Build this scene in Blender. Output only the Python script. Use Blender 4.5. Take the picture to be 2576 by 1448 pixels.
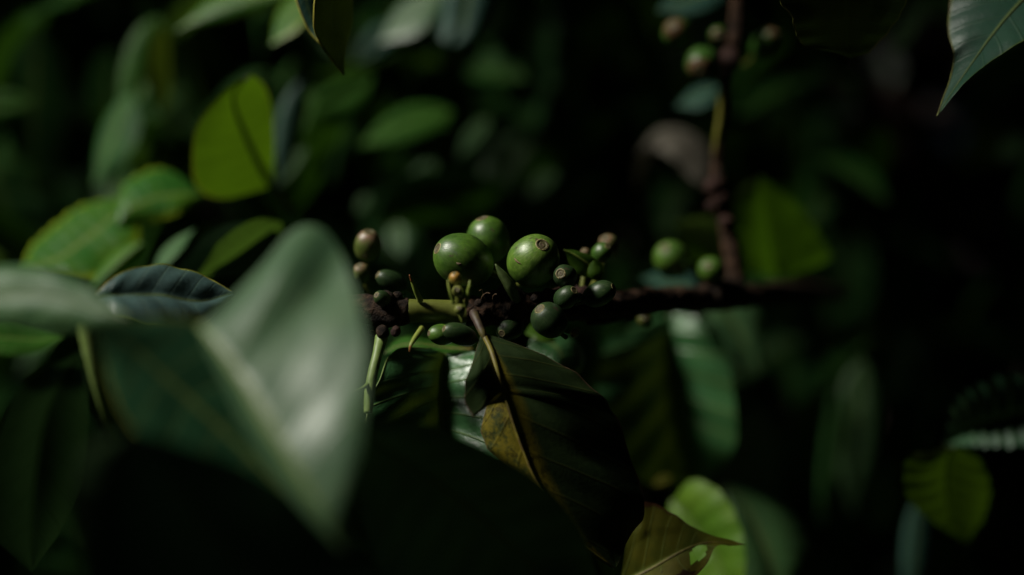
import bpy, math, random
import numpy as np
from mathutils import Vector, Quaternion, noise

for o in list(bpy.data.objects): bpy.data.objects.remove(o)
SC = bpy.context.scene
COL = SC.collection
R = math.radians

# ------------------------------------------------------------------ camera, sky, sun, exposure
CAMZ = 1.2
cam = bpy.data.cameras.new('camera'); camo = bpy.data.objects.new('camera', cam); COL.objects.link(camo)
camo.location = (0, 0, CAMZ); camo.rotation_euler = (R(90), 0, 0)
cam.lens = 50; cam.sensor_width = 36; cam.clip_start = 0.01; cam.clip_end = 300
cam.dof.use_dof = True; cam.dof.focus_distance = 0.354; cam.dof.aperture_fstop = 3.5; cam.dof.aperture_blades = 0
SC.camera = camo

SUN = Vector((-0.66, -0.28, 0.69)).normalized()          # towards the sun
world = bpy.data.worlds.new('World'); SC.world = world; world.use_nodes = True
nt = world.node_tree
sky = nt.nodes.new('ShaderNodeTexSky'); sky.sky_type = 'NISHITA'; sky.sun_disc = False
sky.sun_elevation = math.asin(SUN.z); sky.sun_rotation = math.atan2(SUN.x, SUN.y)
bg = nt.nodes['Background']; bg.inputs[1].default_value = 0.15
nt.links.new(sky.outputs[0], bg.inputs[0])
sl = bpy.data.lights.new('sun', 'SUN'); sl.energy = 4.6; sl.angle = R(13); sl.color = (1.0, 0.96, 0.86)
so = bpy.data.objects.new('sun', sl); COL.objects.link(so); so.location = (-2, -.5, 4)
so.rotation_euler = SUN.to_track_quat('Z', 'Y').to_euler()
SC.view_settings.view_transform = 'Standard'; SC.view_settings.look = 'None'
SC.view_settings.exposure = 0.4; SC.view_settings.gamma = 1.0
SC.cycles.use_denoising = True
SC.cycles.max_bounces = 6; SC.cycles.diffuse_bounces = 3; SC.cycles.glossy_bounces = 2
SC.cycles.transmission_bounces = 4; SC.cycles.sample_clamp_indirect = 4

# ------------------------------------------------------------------ helpers
K = 0.72 / 2576.0                                          # metres per view pixel per metre of depth
def P(x, y, d): return Vector(((x - 1288) * K * d, d, CAMZ - (y - 724) * K * d))

def tag(o, label=None, cat=None, group=None, kind=None):
    if label: o['label'] = label
    if cat: o['category'] = cat
    if group: o['group'] = group
    if kind: o['kind'] = kind
    return o

def mesh(name, verts, faces, mat, parent=None, loc=None, uvs=None, smooth=True):
    me = bpy.data.meshes.new(name); me.from_pydata([tuple(v) for v in verts], [], faces)
    if uvs is not None:
        uv = me.uv_layers.new(name='UVMap')
        idx = np.empty(len(me.loops), dtype=np.int32); me.loops.foreach_get('vertex_index', idx)
        uv.data.foreach_set('uv', np.asarray(uvs, dtype=np.float32)[idx].ravel())
    if smooth: me.polygons.foreach_set('use_smooth', [True] * len(me.polygons))
    me.materials.append(mat); me.update()
    o = bpy.data.objects.new(name, me); COL.objects.link(o)
    if parent: o.parent = parent
    if loc is not None: o.location = loc
    return o

def empty(name, loc, quat=None):
    e = bpy.data.objects.new(name, None); COL.objects.link(e); e.location = loc; e.empty_display_size = .004
    if quat is not None: e.rotation_mode = 'QUATERNION'; e.rotation_quaternion = quat
    return e

def cr(pts, t):
    """Catmull-Rom through pts (list of Vectors), t in 0..1"""
    n = len(pts) - 1
    f = min(max(t, 0), 1) * n; i = min(int(f), n - 1); f -= i
    p1, p2 = pts[i], pts[i + 1]
    p0 = pts[i - 1] if i > 0 else p1 * 2 - p2
    p3 = pts[i + 2] if i + 2 <= n else p2 * 2 - p1
    return .5 * ((2 * p1) + (p2 - p0) * f + (2 * p0 - 5 * p1 + 4 * p2 - p3) * f * f + (3 * p1 - p0 - 3 * p2 + p3) * f ** 3)

def lin(pts, t):
    n = len(pts) - 1; f = min(max(t, 0), 1) * n; i = min(int(f), n - 1)
    return pts[i].lerp(pts[i + 1], f - i)

def tube(pts, rad, seg=10, bumpy=0.0, freq=300.0, n=24, cap=True):
    """pts Vectors, rad metres per point -> verts, faces, uvs"""
    C = [cr(pts, k / (n - 1)) for k in range(n)]
    rr = [Vector((r, 0, 0)) for r in rad]; Rr = [lin(rr, k / (n - 1)).x for k in range(n)]
    V, F, U = [], [], []
    up = Vector((0, -1, 0.2)).normalized()
    for k in range(n):
        t = (C[min(k + 1, n - 1)] - C[max(k - 1, 0)]).normalized()
        a = t.cross(up)
        if a.length < 1e-4: a = t.cross(Vector((1, 0, 0)))
        a.normalize(); b = a.cross(t).normalized()
        for s in range(seg):
            th = 2 * math.pi * s / seg
            dirn = a * math.cos(th) + b * math.sin(th)
            q = C[k] + dirn * Rr[k]
            if bumpy: q += dirn * Rr[k] * bumpy * (noise.noise(q * freq) + .5 * noise.noise(q * freq * 2.3))
            V.append(q); U.append((k / (n - 1), s / seg))
    for k in range(n - 1):
        for s in range(seg):
            F.append((k * seg + s, k * seg + (s + 1) % seg, (k + 1) * seg + (s + 1) % seg, (k + 1) * seg + s))
    if cap:
        F.append(tuple(range(seg))[::-1]); F.append(tuple((n - 1) * seg + s for s in range(seg)))
    return V, F, U

# ------------------------------------------------------------------ materials
def nodes(name):
    m = bpy.data.materials.new(name); m.use_nodes = True; t = m.node_tree; t.nodes.clear()
    out = t.nodes.new('ShaderNodeOutputMaterial'); return m, t, out
def mk(t, kind, **kw):
    n = t.nodes.new(kind)
    for k, v in kw.items():
        if k.startswith('i'): 
            n.inputs[int(k[1:])].default_value = v
        else: setattr(n, k, v)
    return n
def math_(t, op, a, b=None, clamp=False):
    n = t.nodes.new('ShaderNodeMath'); n.operation = op; n.use_clamp = clamp
    for i, x in enumerate((a, b)):
        if x is None: continue
        if hasattr(x, 'links'): t.links.new(x, n.inputs[i])
        else: n.inputs[i].default_value = x
    return n.outputs[0]
def mixc(t, f, a, b):
    n = t.nodes.new('ShaderNodeMix'); n.data_type = 'RGBA'
    for sock, x in ((n.inputs[0], f), (n.inputs[6], a), (n.inputs[7], b)):
        if hasattr(x, 'links'): t.links.new(x, sock)
        elif isinstance(x, (int, float)): sock.default_value = x
        else: sock.default_value = (*x, 1)
    return n.outputs[2]
def ss(t, x, lo, hi):
    n = t.nodes.new('ShaderNodeMapRange'); n.interpolation_type = 'SMOOTHSTEP'
    t.links.new(x, n.inputs[0]); n.inputs[1].default_value = lo; n.inputs[2].default_value = hi
    return n.outputs[0]
def noise_(t, vec, scale, detail=3, rough=.55, dim='3D', dist=0):
    n = t.nodes.new('ShaderNodeTexNoise'); n.noise_dimensions = dim
    n.inputs['Scale'].default_value = scale; n.inputs['Detail'].default_value = detail
    n.inputs['Roughness'].default_value = rough; n.inputs['Distortion'].default_value = dist
    if vec is not None: t.links.new(vec, n.inputs['Vector'])
    return n.outputs['Fac']

def leaf_mat(name, c1, c2, rough=.42, tr=.3, trc=(.20, .30, .02), vein=(.12, .16, .04), va=.35, nv=9.0,
             margin=None, mw=.05, bump=.25, spots=None, sthr=.66, sscale=160, yellow=None, spec=.5, edgebrown=None):
    m, t, out = nodes(name)
    tc = t.nodes.new('ShaderNodeTexCoord'); sep = t.nodes.new('ShaderNodeSeparateXYZ'); t.links.new(tc.outputs['UV'], sep.inputs[0])
    u, v = sep.outputs[0], sep.outputs[1]
    s = math_(t, 'MULTIPLY', math_(t, 'ABSOLUTE', math_(t, 'SUBTRACT', v, .5)), 2.0)
    ob = tc.outputs['Object']
    n1 = noise_(t, ob, 70, 4); n2 = noise_(t, ob, 420, 4, .65)
    col = mixc(t, ss(t, n1, .35, .65), c1, c2)
    col = mixc(t, math_(t, 'MULTIPLY', ss(t, n2, .45, .75), .35), col, tuple(x * .45 for x in c1))
    ph = math_(t, 'SUBTRACT', math_(t, 'MULTIPLY', u, nv), math_(t, 'MULTIPLY', s, 1.1))
    tri = math_(t, 'PINGPONG', ph, .5)                      # 0 on a lateral vein
    veinm = math_(t, 'SUBTRACT', 1.0, ss(t, tri, .015, .06))
    col = mixc(t, math_(t, 'MULTIPLY', veinm, va), col, vein)
    mid = math_(t, 'SUBTRACT', 1.0, ss(t, s, .02, .06))
    col = mixc(t, math_(t, 'MULTIPLY', mid, .8), col, vein)
    trcol = mixc(t, math_(t, 'MULTIPLY', math_(t, 'MAXIMUM', veinm, mid), .45), trc, tuple(x * .35 for x in trc))
    trcol = mixc(t, math_(t, 'MULTIPLY', ss(t, n1, .4, .7), .3), trcol, tuple(x * .6 for x in trc))
    if yellow:                                              # yellowing along the midrib on one half (v below .5)
        yc, lo, hi = yellow
        ym = math_(t, 'MULTIPLY', math_(t, 'SUBTRACT', 1.0, ss(t, math_(t, 'ADD', v, math_(t, 'MULTIPLY', n1, .30)), lo, hi)), ss(t, math_(t, 'ADD', u, math_(t, 'MULTIPLY', n1, .2)), .46, .58))
        ym = math_(t, 'MULTIPLY', ym, ss(t, noise_(t, ob, 260, 5, .7), .30, .62))
        ym = math_(t, 'MAXIMUM', ym, math_(t, 'SUBTRACT', 1.0, ss(t, math_(t, 'ADD', s, math_(t, 'MULTIPLY', n1, .10)), .10, .24)))
        col = mixc(t, ym, col, mixc(t, ss(t, n2, .5, .62), yc, tuple(x * .4 for x in yc)))
    if margin:
        mm = ss(t, math_(t, 'ADD', s, math_(t, 'MULTIPLY', n1, .03)), 1.015 - mw, 1.03 - mw * .4)
        col = mixc(t, mm, col, margin); trcol = mixc(t, mm, trcol, margin)
    if spots:
        n3 = noise_(t, ob, sscale, 5, .6)
        sm = ss(t, n3, sthr, sthr + .03)
        col = mixc(t, sm, col, spots); trcol = mixc(t, sm, trcol, tuple(x * .2 for x in spots))
    if edgebrown:
        em = ss(t, math_(t, 'ADD', s, math_(t, 'MULTIPLY', n2, .25)), 1.02, 1.1)
        col = mixc(t, em, col, edgebrown); trcol = mixc(t, em, trcol, edgebrown)
    bs = t.nodes.new('ShaderNodeBsdfPrincipled'); t.links.new(col, bs.inputs['Base Color'])
    rn = math_(t, 'ADD', math_(t, 'MULTIPLY', n2, .22), rough - .11); t.links.new(rn, bs.inputs['Roughness'])
    bs.inputs['Specular IOR Level'].default_value = spec
    bp = t.nodes.new('ShaderNodeBump'); bp.inputs['Strength'].default_value = bump; bp.inputs['Distance'].default_value = .0004
    n4 = noise_(t, ob, 900, 3, .6)
    h = math_(t, 'ADD', math_(t, 'MULTIPLY', n4, .7), math_(t, 'MULTIPLY', ss(t, tri, 0, .09), .8))
    t.links.new(h, bp.inputs['Height']); t.links.new(bp.outputs[0], bs.inputs['Normal'])
    tl = t.nodes.new('ShaderNodeBsdfTranslucent'); t.links.new(trcol, tl.inputs[0])
    mx = t.nodes.new('ShaderNodeMixShader'); mx.inputs[0].default_value = tr
    t.links.new(bs.outputs[0], mx.inputs[1]); t.links.new(tl.outputs[0], mx.inputs[2]); t.links.new(mx.outputs[0], out.inputs[0])
    return m

def skin_mat(name, c1, c2, blush=None, bl=(0, .2), rough=.41, specks=(.05, .02, .02), pale=(.12, .20, .045), spec=.65):
    m, t, out = nodes(name)
    tc = t.nodes.new('ShaderNodeTexCoord'); sep = t.nodes.new('ShaderNodeSeparateXYZ'); t.links.new(tc.outputs['UV'], sep.inputs[0])
    oi = t.nodes.new('ShaderNodeObjectInfo')
    off = mk(t, 'ShaderNodeVectorMath', operation='ADD'); t.links.new(tc.outputs['Object'], off.inputs[0])
    sc = mk(t, 'ShaderNodeVectorMath', operation='SCALE'); t.links.new(oi.outputs['Location'], sc.inputs[0]); sc.inputs['Scale'].default_value = 7.0
    t.links.new(sc.outputs[0], off.inputs[1]); ob = off.outputs[0]
    u, v = sep.outputs[0], sep.outputs[1]
    n1 = noise_(t, ob, 140, 3); n2 = noise_(t, ob, 1100, 4, .65)
    cx = mk(t, 'ShaderNodeCombineXYZ')
    t.links.new(math_(t, 'MULTIPLY', u, 46), cx.inputs[0]); t.links.new(math_(t, 'MULTIPLY', v, 5), cx.inputs[1]); t.links.new(oi.outputs['Random'], cx.inputs[2])
    st = noise_(t, cx.outputs[0], 2.2, 3, .6)
    col = mixc(t, ss(t, n1, .35, .65), c1, c2)
    col = mixc(t, math_(t, 'MULTIPLY', math_(t, 'MULTIPLY', ss(t, st, .42, .72), math_(t, 'SUBTRACT', 1.0, ss(t, v, .10, .70))), .5), col, pale)  # pale streaks near the crown, also painting waxy sheen
    col = mixc(t, math_(t, 'MULTIPLY', ss(t, n2, .45, .75), .4), col, tuple(x * .45 for x in c1))
    if blush:
        bm = math_(t, 'SUBTRACT', 1.0, ss(t, math_(t, 'ADD', v, math_(t, 'MULTIPLY', math_(t, 'SUBTRACT', n1, .5), .35)), *bl))
        col = mixc(t, math_(t, 'MULTIPLY', bm, .85), col, blush)
    col = mixc(t, math_(t, 'MULTIPLY', ss(t, noise_(t, ob, 420, 5, .7), .46, .66), .5), col, tuple(x * .42 for x in c1))
    n3 = noise_(t, ob, 330, 4, .6)
    col = mixc(t, math_(t, 'MULTIPLY', ss(t, n3, .66, .70), .8), col, specks)
    bs = t.nodes.new('ShaderNodeBsdfPrincipled'); t.links.new(col, bs.inputs['Base Color'])
    bs.inputs['Specular IOR Level'].default_value = spec
    t.links.new(math_(t, 'ADD', math_(t, 'MULTIPLY', n2, .25), rough - .12), bs.inputs['Roughness'])
    bp = t.nodes.new('ShaderNodeBump'); bp.inputs['Strength'].default_value = .35; bp.inputs['Distance'].default_value = .0002
    h = math_(t, 'ADD', math_(t, 'MULTIPLY', st, .6), math_(t, 'MULTIPLY', n2, .5)); t.links.new(h, bp.inputs['Height']); t.links.new(bp.outputs[0], bs.inputs['Normal'])
    t.links.new(bs.outputs[0], out.inputs[0]); return m

def plain(name, c1, c2, scale=300, rough=.6, bump=.4, dist=.0004, stretch=None):
    spec = .15 if rough >= .75 else .4
    m, t, out = nodes(name)
    tc = t.nodes.new('ShaderNodeTexCoord'); vec = tc.outputs['Object']
    if stretch:
        mp = t.nodes.new('ShaderNodeMapping'); mp.inputs['Scale'].default_value = stretch; t.links.new(vec, mp.inputs[0]); vec = mp.outputs[0]
    n1 = noise_(t, vec, scale, 6, .65)
    bs = t.nodes.new('ShaderNodeBsdfPrincipled'); t.links.new(mixc(t, ss(t, n1, .38, .64), c1, c2), bs.inputs['Base Color'])
    bs.inputs['Roughness'].default_value = rough; bs.inputs['Specular IOR Level'].default_value = spec
    bp = t.nodes.new('ShaderNodeBump'); bp.inputs['Strength'].default_value = bump; bp.inputs['Distance'].default_value = dist
    t.links.new(n1, bp.inputs['Height']); t.links.new(bp.outputs[0], bs.inputs['Normal']); t.links.new(bs.outputs[0], out.inputs[0])
    return m

M = {}
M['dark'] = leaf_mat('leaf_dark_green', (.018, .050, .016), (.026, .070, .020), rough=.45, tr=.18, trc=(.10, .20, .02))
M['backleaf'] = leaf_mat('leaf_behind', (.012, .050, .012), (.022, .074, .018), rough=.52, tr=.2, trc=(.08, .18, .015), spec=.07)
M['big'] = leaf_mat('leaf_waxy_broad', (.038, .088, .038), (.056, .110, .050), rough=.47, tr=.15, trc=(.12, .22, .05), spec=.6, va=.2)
M['dimyoung'] = leaf_mat('leaf_dull_yellow_green', (.030, .055, .008), (.040, .070, .010), rough=.5, tr=.45, trc=(.062, .145, .005), spec=.1)
M['blue'] = leaf_mat('leaf_dark_bluish', (.030, .062, .056), (.040, .078, .070), rough=.40, tr=.05, trc=(.03, .08, .04), spec=.9, margin=(.16, .24, .04), mw=.05, va=.1)  # bluish base and yellow margin paint sky sheen and a lit edge
M['glow'] = leaf_mat('leaf_olive_glow', (.030, .045, .006), (.040, .055, .008), rough=.5, tr=.5, trc=(.034, .068, .003), spec=.12, va=.7, nv=7)
M['lit'] = leaf_mat('leaf_sunlit', (.018, .088, .010), (.046, .115, .007), rough=.42, tr=.25, trc=(.16, .32, .01), spec=.2, margin=(.14, .20, .006), mw=.30, va=.2)  # wide yellow margin paints light coming through the leaf edge
M['tealgloss'] = leaf_mat('leaf_teal_gloss', (.014, .050, .030), (.020, .062, .036), rough=.42, tr=.05, trc=(.04, .10, .02), va=.06, bump=.3, margin=(.05, .08, .012), mw=.07, spec=.4)
M['driedgrey'] = leaf_mat('leaf_dried_grey', (.075, .068, .052), (.11, .10, .078), rough=.7, tr=.1, trc=(.1, .09, .05), vein=(.06, .05, .04), va=.2, spec=.15)
M['edgelit'] = plain('edge_lit_yellow', (.26, .25, .02), (.18, .16, .015), 400, .6, .2)  # bright yellow paints a leaf rim catching the light
M['edgedull'] = plain('edge_dull_yellow', (.10, .11, .02), (.06, .05, .012), 400, .6, .2)  # dull rim, for an olive margin and for a painted lit edge
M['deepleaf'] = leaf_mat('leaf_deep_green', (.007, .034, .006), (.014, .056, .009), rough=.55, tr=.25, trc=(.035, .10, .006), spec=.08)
M['ridged'] = leaf_mat('leaf_ridged', (.014, .042, .020), (.020, .055, .026), rough=.48, tr=.05, trc=(.05, .12, .03), spec=.22)
M['unlit'] = leaf_mat('leaf_unlit_dark_green', (.020, .050, .018), (.028, .065, .022), rough=.5, tr=.02, trc=(.02, .06, .03))  # copy of the dark leaf, made near-opaque so it looks shaded
M['shade'] = leaf_mat('leaf_shade_yellow_margin', (.015, .058, .024), (.021, .070, .030), rough=.5, tr=.10, trc=(.02, .06, .03), spec=.15, margin=(.20, .20, .03), mw=.05)  # darkened green paints the shaded half of the large leaf
M['teal'] = leaf_mat('leaf_blue_green', (.014, .044, .034), (.020, .056, .042), rough=.50, tr=.05, trc=(.05, .12, .03), spec=.14)
M['mid'] = leaf_mat('leaf_mid_green', (.020, .072, .009), (.030, .096, .012), rough=.48, tr=.3, trc=(.09, .22, .012), spec=.08)
M['young'] = leaf_mat('leaf_young_yellow_green', (.034, .080, .008), (.044, .095, .009), rough=.48, tr=.5, spec=.12, trc=(.056, .115, .003), margin=(.10, .12, .006), mw=.05, vein=(.05, .09, .01), va=.2)
M['bright'] = leaf_mat('leaf_bright_young', (.060, .135, .012), (.085, .160, .015), rough=.36, tr=.35, trc=(.22, .42, .015), spec=.3, vein=(.05, .09, .01), va=.2)
M['gloss'] = leaf_mat('leaf_glossy', (.028, .090, .030), (.036, .105, .034), rough=.33, tr=.04, bump=.7, va=.5)
M['grey'] = leaf_mat('leaf_waxy_grey_green', (.026, .072, .026), (.042, .092, .034), rough=.52, tr=.12, spec=.2, va=.2)
M['rim'] = leaf_mat('leaf_dark_yellow_margin', (.018, .040, .010), (.024, .050, .012), rough=.5, tr=.04, trc=(.08, .13, .01), margin=(.35, .30, .03), mw=.035)  # bright margin paints the thin lit rim
M['olive'] = leaf_mat('leaf_olive', (.060, .075, .014), (.075, .090, .016), rough=.48, tr=.35, trc=(.26, .26, .02))
M['sick'] = leaf_mat('leaf_yellowing', (.010, .020, .006), (.016, .028, .008), rough=.5, tr=.05, spec=.14, trc=(.10, .09, .01), vein=(.20, .15, .015), va=.05,
                     yellow=((.105, .085, .007), .54, .70), spots=(.03, .018, .01), sthr=.70, margin=(.10, .06, .04), mw=.03)
M['brown'] = leaf_mat('leaf_withered', (.038, .054, .006), (.078, .072, .007), rough=.6, tr=.2, spec=.08, trc=(.18, .15, .010), spots=(.030, .016, .008), sthr=.62, sscale=90, edgebrown=(.05, .02, .008))
M['rib'] = plain('rib_pale_green', (.10, .155, .035), (.135, .19, .05), 500, .5, .2)
M['petmix'] = plain('petiole_purple_yellow', (.028, .014, .011), (.060, .050, .010), 110, .6, .4)
M['ribyellow'] = plain('rib_yellow', (.125, .108, .012), (.07, .05, .010), 260, .55, .3)
M['ribdark'] = plain('rib_dull', (.05, .08, .02), (.07, .10, .03), 500, .5, .2)
M['ribshade'] = plain('rib_olive_dark', (.020, .040, .006), (.03, .05, .01), 500, .6, .2)  # rib darkened, its shadow put into the colour
M['bark'] = plain('bark_brown', (.006, .004, .003), (.036, .021, .012), 380, .8, 1.0, .002)  # darker than the twig bark, shade on the nodes put into colour
M['twigbark'] = plain('bark_twig', (.010, .006, .004), (.070, .037, .020), 380, .8, 1.0, .002)
M['barkred'] = plain('bark_red_brown', (.014, .007, .006), (.050, .024, .017), 500, .75, .9, .001)
M['green_stem'] = plain('stem_olive_green', (.075, .085, .012), (.095, .110, .018), 160, .45, .2)
M['yellowlit'] = plain('bark_yellow_lit', (.045, .024, .010), (.105, .105, .012), 170, .75, .8, .001, (1, 1, .35))  # yellow tone puts sunlight into a strip of bark
M['rimtan'] = plain('calyx_rim_tan', (.34, .29, .12), (.20, .16, .06), 900, .6, .5, .0003)
M['disc'] = plain('calyx_brown_green', (.075, .065, .022), (.045, .036, .015), 900, .6, .5, .0003)
M['scar'] = plain('scar_dark', (.045, .028, .015), (.10, .07, .035), 1200, .7, .5, .0003)
M['stipule'] = plain('stipule_green', (.12, .17, .025), (.17, .20, .03), 300, .5, .2)
M['tipbrown'] = plain('tip_orange_brown', (.22, .08, .015), (.14, .05, .012), 500, .6, .2)
M['thread'] = plain('thread_tan', (.14, .09, .045), (.09, .05, .025), 900, .7, .2)
M['ck_green'] = skin_mat('cherry_green', (.027, .078, .005), (.058, .132, .008))
M['ck_bright'] = skin_mat('cherry_bright_green', (.046, .110, .008), (.086, .172, .014), pale=(.24, .31, .09))
M['ck_dark'] = skin_mat('cherry_dark_green', (.010, .028, .007), (.015, .038, .008), pale=(.08, .10, .045), spec=.35)  # darker copy of the green skin, partly painting shade beneath the branch
M['ck_pink'] = skin_mat('cherry_pink_flush', (.060, .085, .012), (.08, .10, .02), blush=(.20, .105, .07), bl=(.02, .30))
M['ck_red'] = skin_mat('cherry_red_flush', (.022, .070, .009), (.034, .09, .012), blush=(.10, .036, .024), bl=(.06, .22), spec=.3, pale=(.07, .12, .02))
M['ck_yellow'] = skin_mat('cherry_yellow_bud', (.17, .16, .02), (.21, .19, .03), blush=(.40, .20, .03), bl=(.1, .5), pale=(.36, .33, .12))
M['ck_bud'] = skin_mat('cherry_green_yellow_bud', (.10, .12, .015), (.14, .15, .02), pale=(.36, .36, .14))
M['soil'] = plain('soil', (.010, .006, .004), (.022, .014, .009), 14, .95, .8, .03)

# ------------------------------------------------------------------ setting: ground and the mass of coffee foliage around
def ground():
    n = 60; V, F = [], []
    xs = [math.copysign(abs(k / n * 2 - 1) ** 2.2, k - n / 2) * 60 for k in range(n + 1)]
    for a in xs:
        for b in xs: r = math.hypot(a, b); V.append((a, b, .05 * noise.noise(Vector((a * .6, b * .6, 0))) - .05 + 14 * (lambda q: q * q * (3 - 2 * q))(min(1, max(0, (r - 3) / 17)))))
    for i in range(n):
        for j in range(n):
            k = i * (n + 1) + j; F.append((k, k + n + 1, k + n + 2, k + 1))
    tag(mesh('ground', V, F, M['soil']), 'bare dark soil under the coffee bushes, rim raised to block the sky', kind='structure')  # ground raised into a bowl, added to keep out low skylight
ground()

def foliage(name, label, boxes, seed, mat, keep=None, size=(.11, .19)):
    """a mass of thousands of folded coffee leaves nobody could count: one object"""
    rng = np.random.default_rng(seed); allv = []
    us = np.array((0, .22, .5, .78, 1.)); ws = np.array((.02, .32, .42, .28, .02))
    for (x0, x1, y0, y1, z0, z1, n) in boxes:
        p = np.stack([rng.uniform(x0, x1, n), rng.uniform(y0, y1, n), rng.uniform(z0, z1, n)], 1)
        L = rng.uniform(*size, n)[:, None]
        az = rng.uniform(0, 2 * math.pi, n); dip = rng.normal(-.7, .45, n)
        d = np.stack([np.cos(az) * np.cos(dip), np.sin(az) * np.cos(dip), np.sin(dip)], 1)
        if keep:
            k = keep(p) & keep(p + d * L * .5) & keep(p + d * L * .9 - np.array([0, 0, .1]) * L)
            p, d, L, n = p[k], d[k], L[k], int(k.sum())
        s = np.cross(d, [0, 0, 1.]); s /= np.linalg.norm(s, axis=1)[:, None] + 1e-9; m = np.cross(s, d)
        ro = rng.normal(0, .6, n)[:, None]; s, m = s * np.cos(ro) + m * np.sin(ro), m * np.cos(ro) - s * np.sin(ro)
        fold = rng.uniform(.05, .5, n)[:, None]; bow = rng.uniform(0, .25, n)[:, None]
        v = np.empty((n, 15, 3))
        for i, (u, w) in enumerate(zip(us, ws)):
            c = p + d * L * u - np.array([0, 0, 1.]) * bow * L * u * u
            for q in (-1, 0, 1): v[:, i * 3 + q + 1] = c + s * q * w * L * .55 + m * abs(q) * w * L * fold * .5
        allv.append(v.reshape(-1, 3))
    V = np.concatenate(allv); n = len(V) // 15
    t = np.array([f for a in range(4) for f in ((a * 3, a * 3 + 1, a * 3 + 4, a * 3 + 3), (a * 3 + 1, a * 3 + 2, a * 3 + 5, a * 3 + 4))])
    F = (np.arange(n)[:, None, None] * 15 + t[None]).reshape(-1, 4)
    me = bpy.data.meshes.new(name); me.vertices.add(len(V)); me.vertices.foreach_set('co', V.astype(np.float32).ravel())
    me.loops.add(F.size); me.loops.foreach_set('vertex_index', F.astype(np.int32).ravel())
    me.polygons.add(len(F)); me.polygons.foreach_set('loop_start', np.arange(0, F.size, 4, dtype=np.int32))
    U = np.tile(np.array([(u, .5 + .5 * q) for u in us for q in (-1, 0, 1)], dtype=np.float32), (n, 1))
    uv = me.uv_layers.new(name='UVMap'); uv.data.foreach_set('uv', U[F.ravel()].ravel())
    me.polygons.foreach_set('use_smooth', np.ones(len(F), dtype=bool)); me.materials.append(mat); me.update(calc_edges=True); me.validate()
    o = bpy.data.objects.new(name, me); COL.objects.link(o); tag(o, label, 'foliage', kind='stuff'); return o

# openings shaped in the added canopy to let sun reach chosen leaves: patches of the level z = 1.2 that it reaches
GAPS = ((-.66, .055, .05, .72), (.185, .26, .33, .44), (.055, .15, .35, .62), (.055, .10, .60, .74), (.26, .33, .76, .92))
def keep_open(p):
    t = (p[:, 2] - CAMZ) / SUN.z
    x0, y0 = p[:, 0] - SUN.x * t, p[:, 1] - SUN.y * t
    k = np.ones(len(p), dtype=bool)
    for g in GAPS: k &= ~((g[0] < x0) & (x0 < g[1]) & (g[2] < y0) & (y0 < g[3]))
    return (t < .15) | k
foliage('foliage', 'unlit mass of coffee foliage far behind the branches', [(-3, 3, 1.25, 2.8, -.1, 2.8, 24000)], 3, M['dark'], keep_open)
foliage('foliage', 'unseen canopy of coffee leaves overhead, added to shade the scene', [(-3, 3, -2, 2.6, 1.75, 2.6, 22000), (-3.2, -1.5, -2, 2.6, -.1, 1.6, 5000)], 5, M['dark'], keep_open)  # unseen canopy added to block sky and sun outside the openings
foliage('foliage', 'unseen coffee foliage around the camera and at the right, added to block skylight', [(-3, 3, -2.4, -.75, -.1, 2.4, 12000), (1.2, 2.8, -2, 2, -.1, 2.2, 8000), (-1.4, 1.4, -.7, 1.4, .2, .75, 4000)], 8, M['dark'], keep_open)  # unseen foliage added around the camera to cut skylight
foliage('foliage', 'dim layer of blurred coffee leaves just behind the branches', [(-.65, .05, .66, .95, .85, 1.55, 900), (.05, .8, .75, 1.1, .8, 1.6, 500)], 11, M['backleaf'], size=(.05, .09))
foliage('foliage', 'crowded small green leaves half lit behind the branches at the upper left', [(-.34, .0, .585, .74, 1.17, 1.40, 150), (-.02, .20, .62, .80, 1.15, 1.42, 60)], 23, M['deepleaf'], size=(.035, .065))

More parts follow.
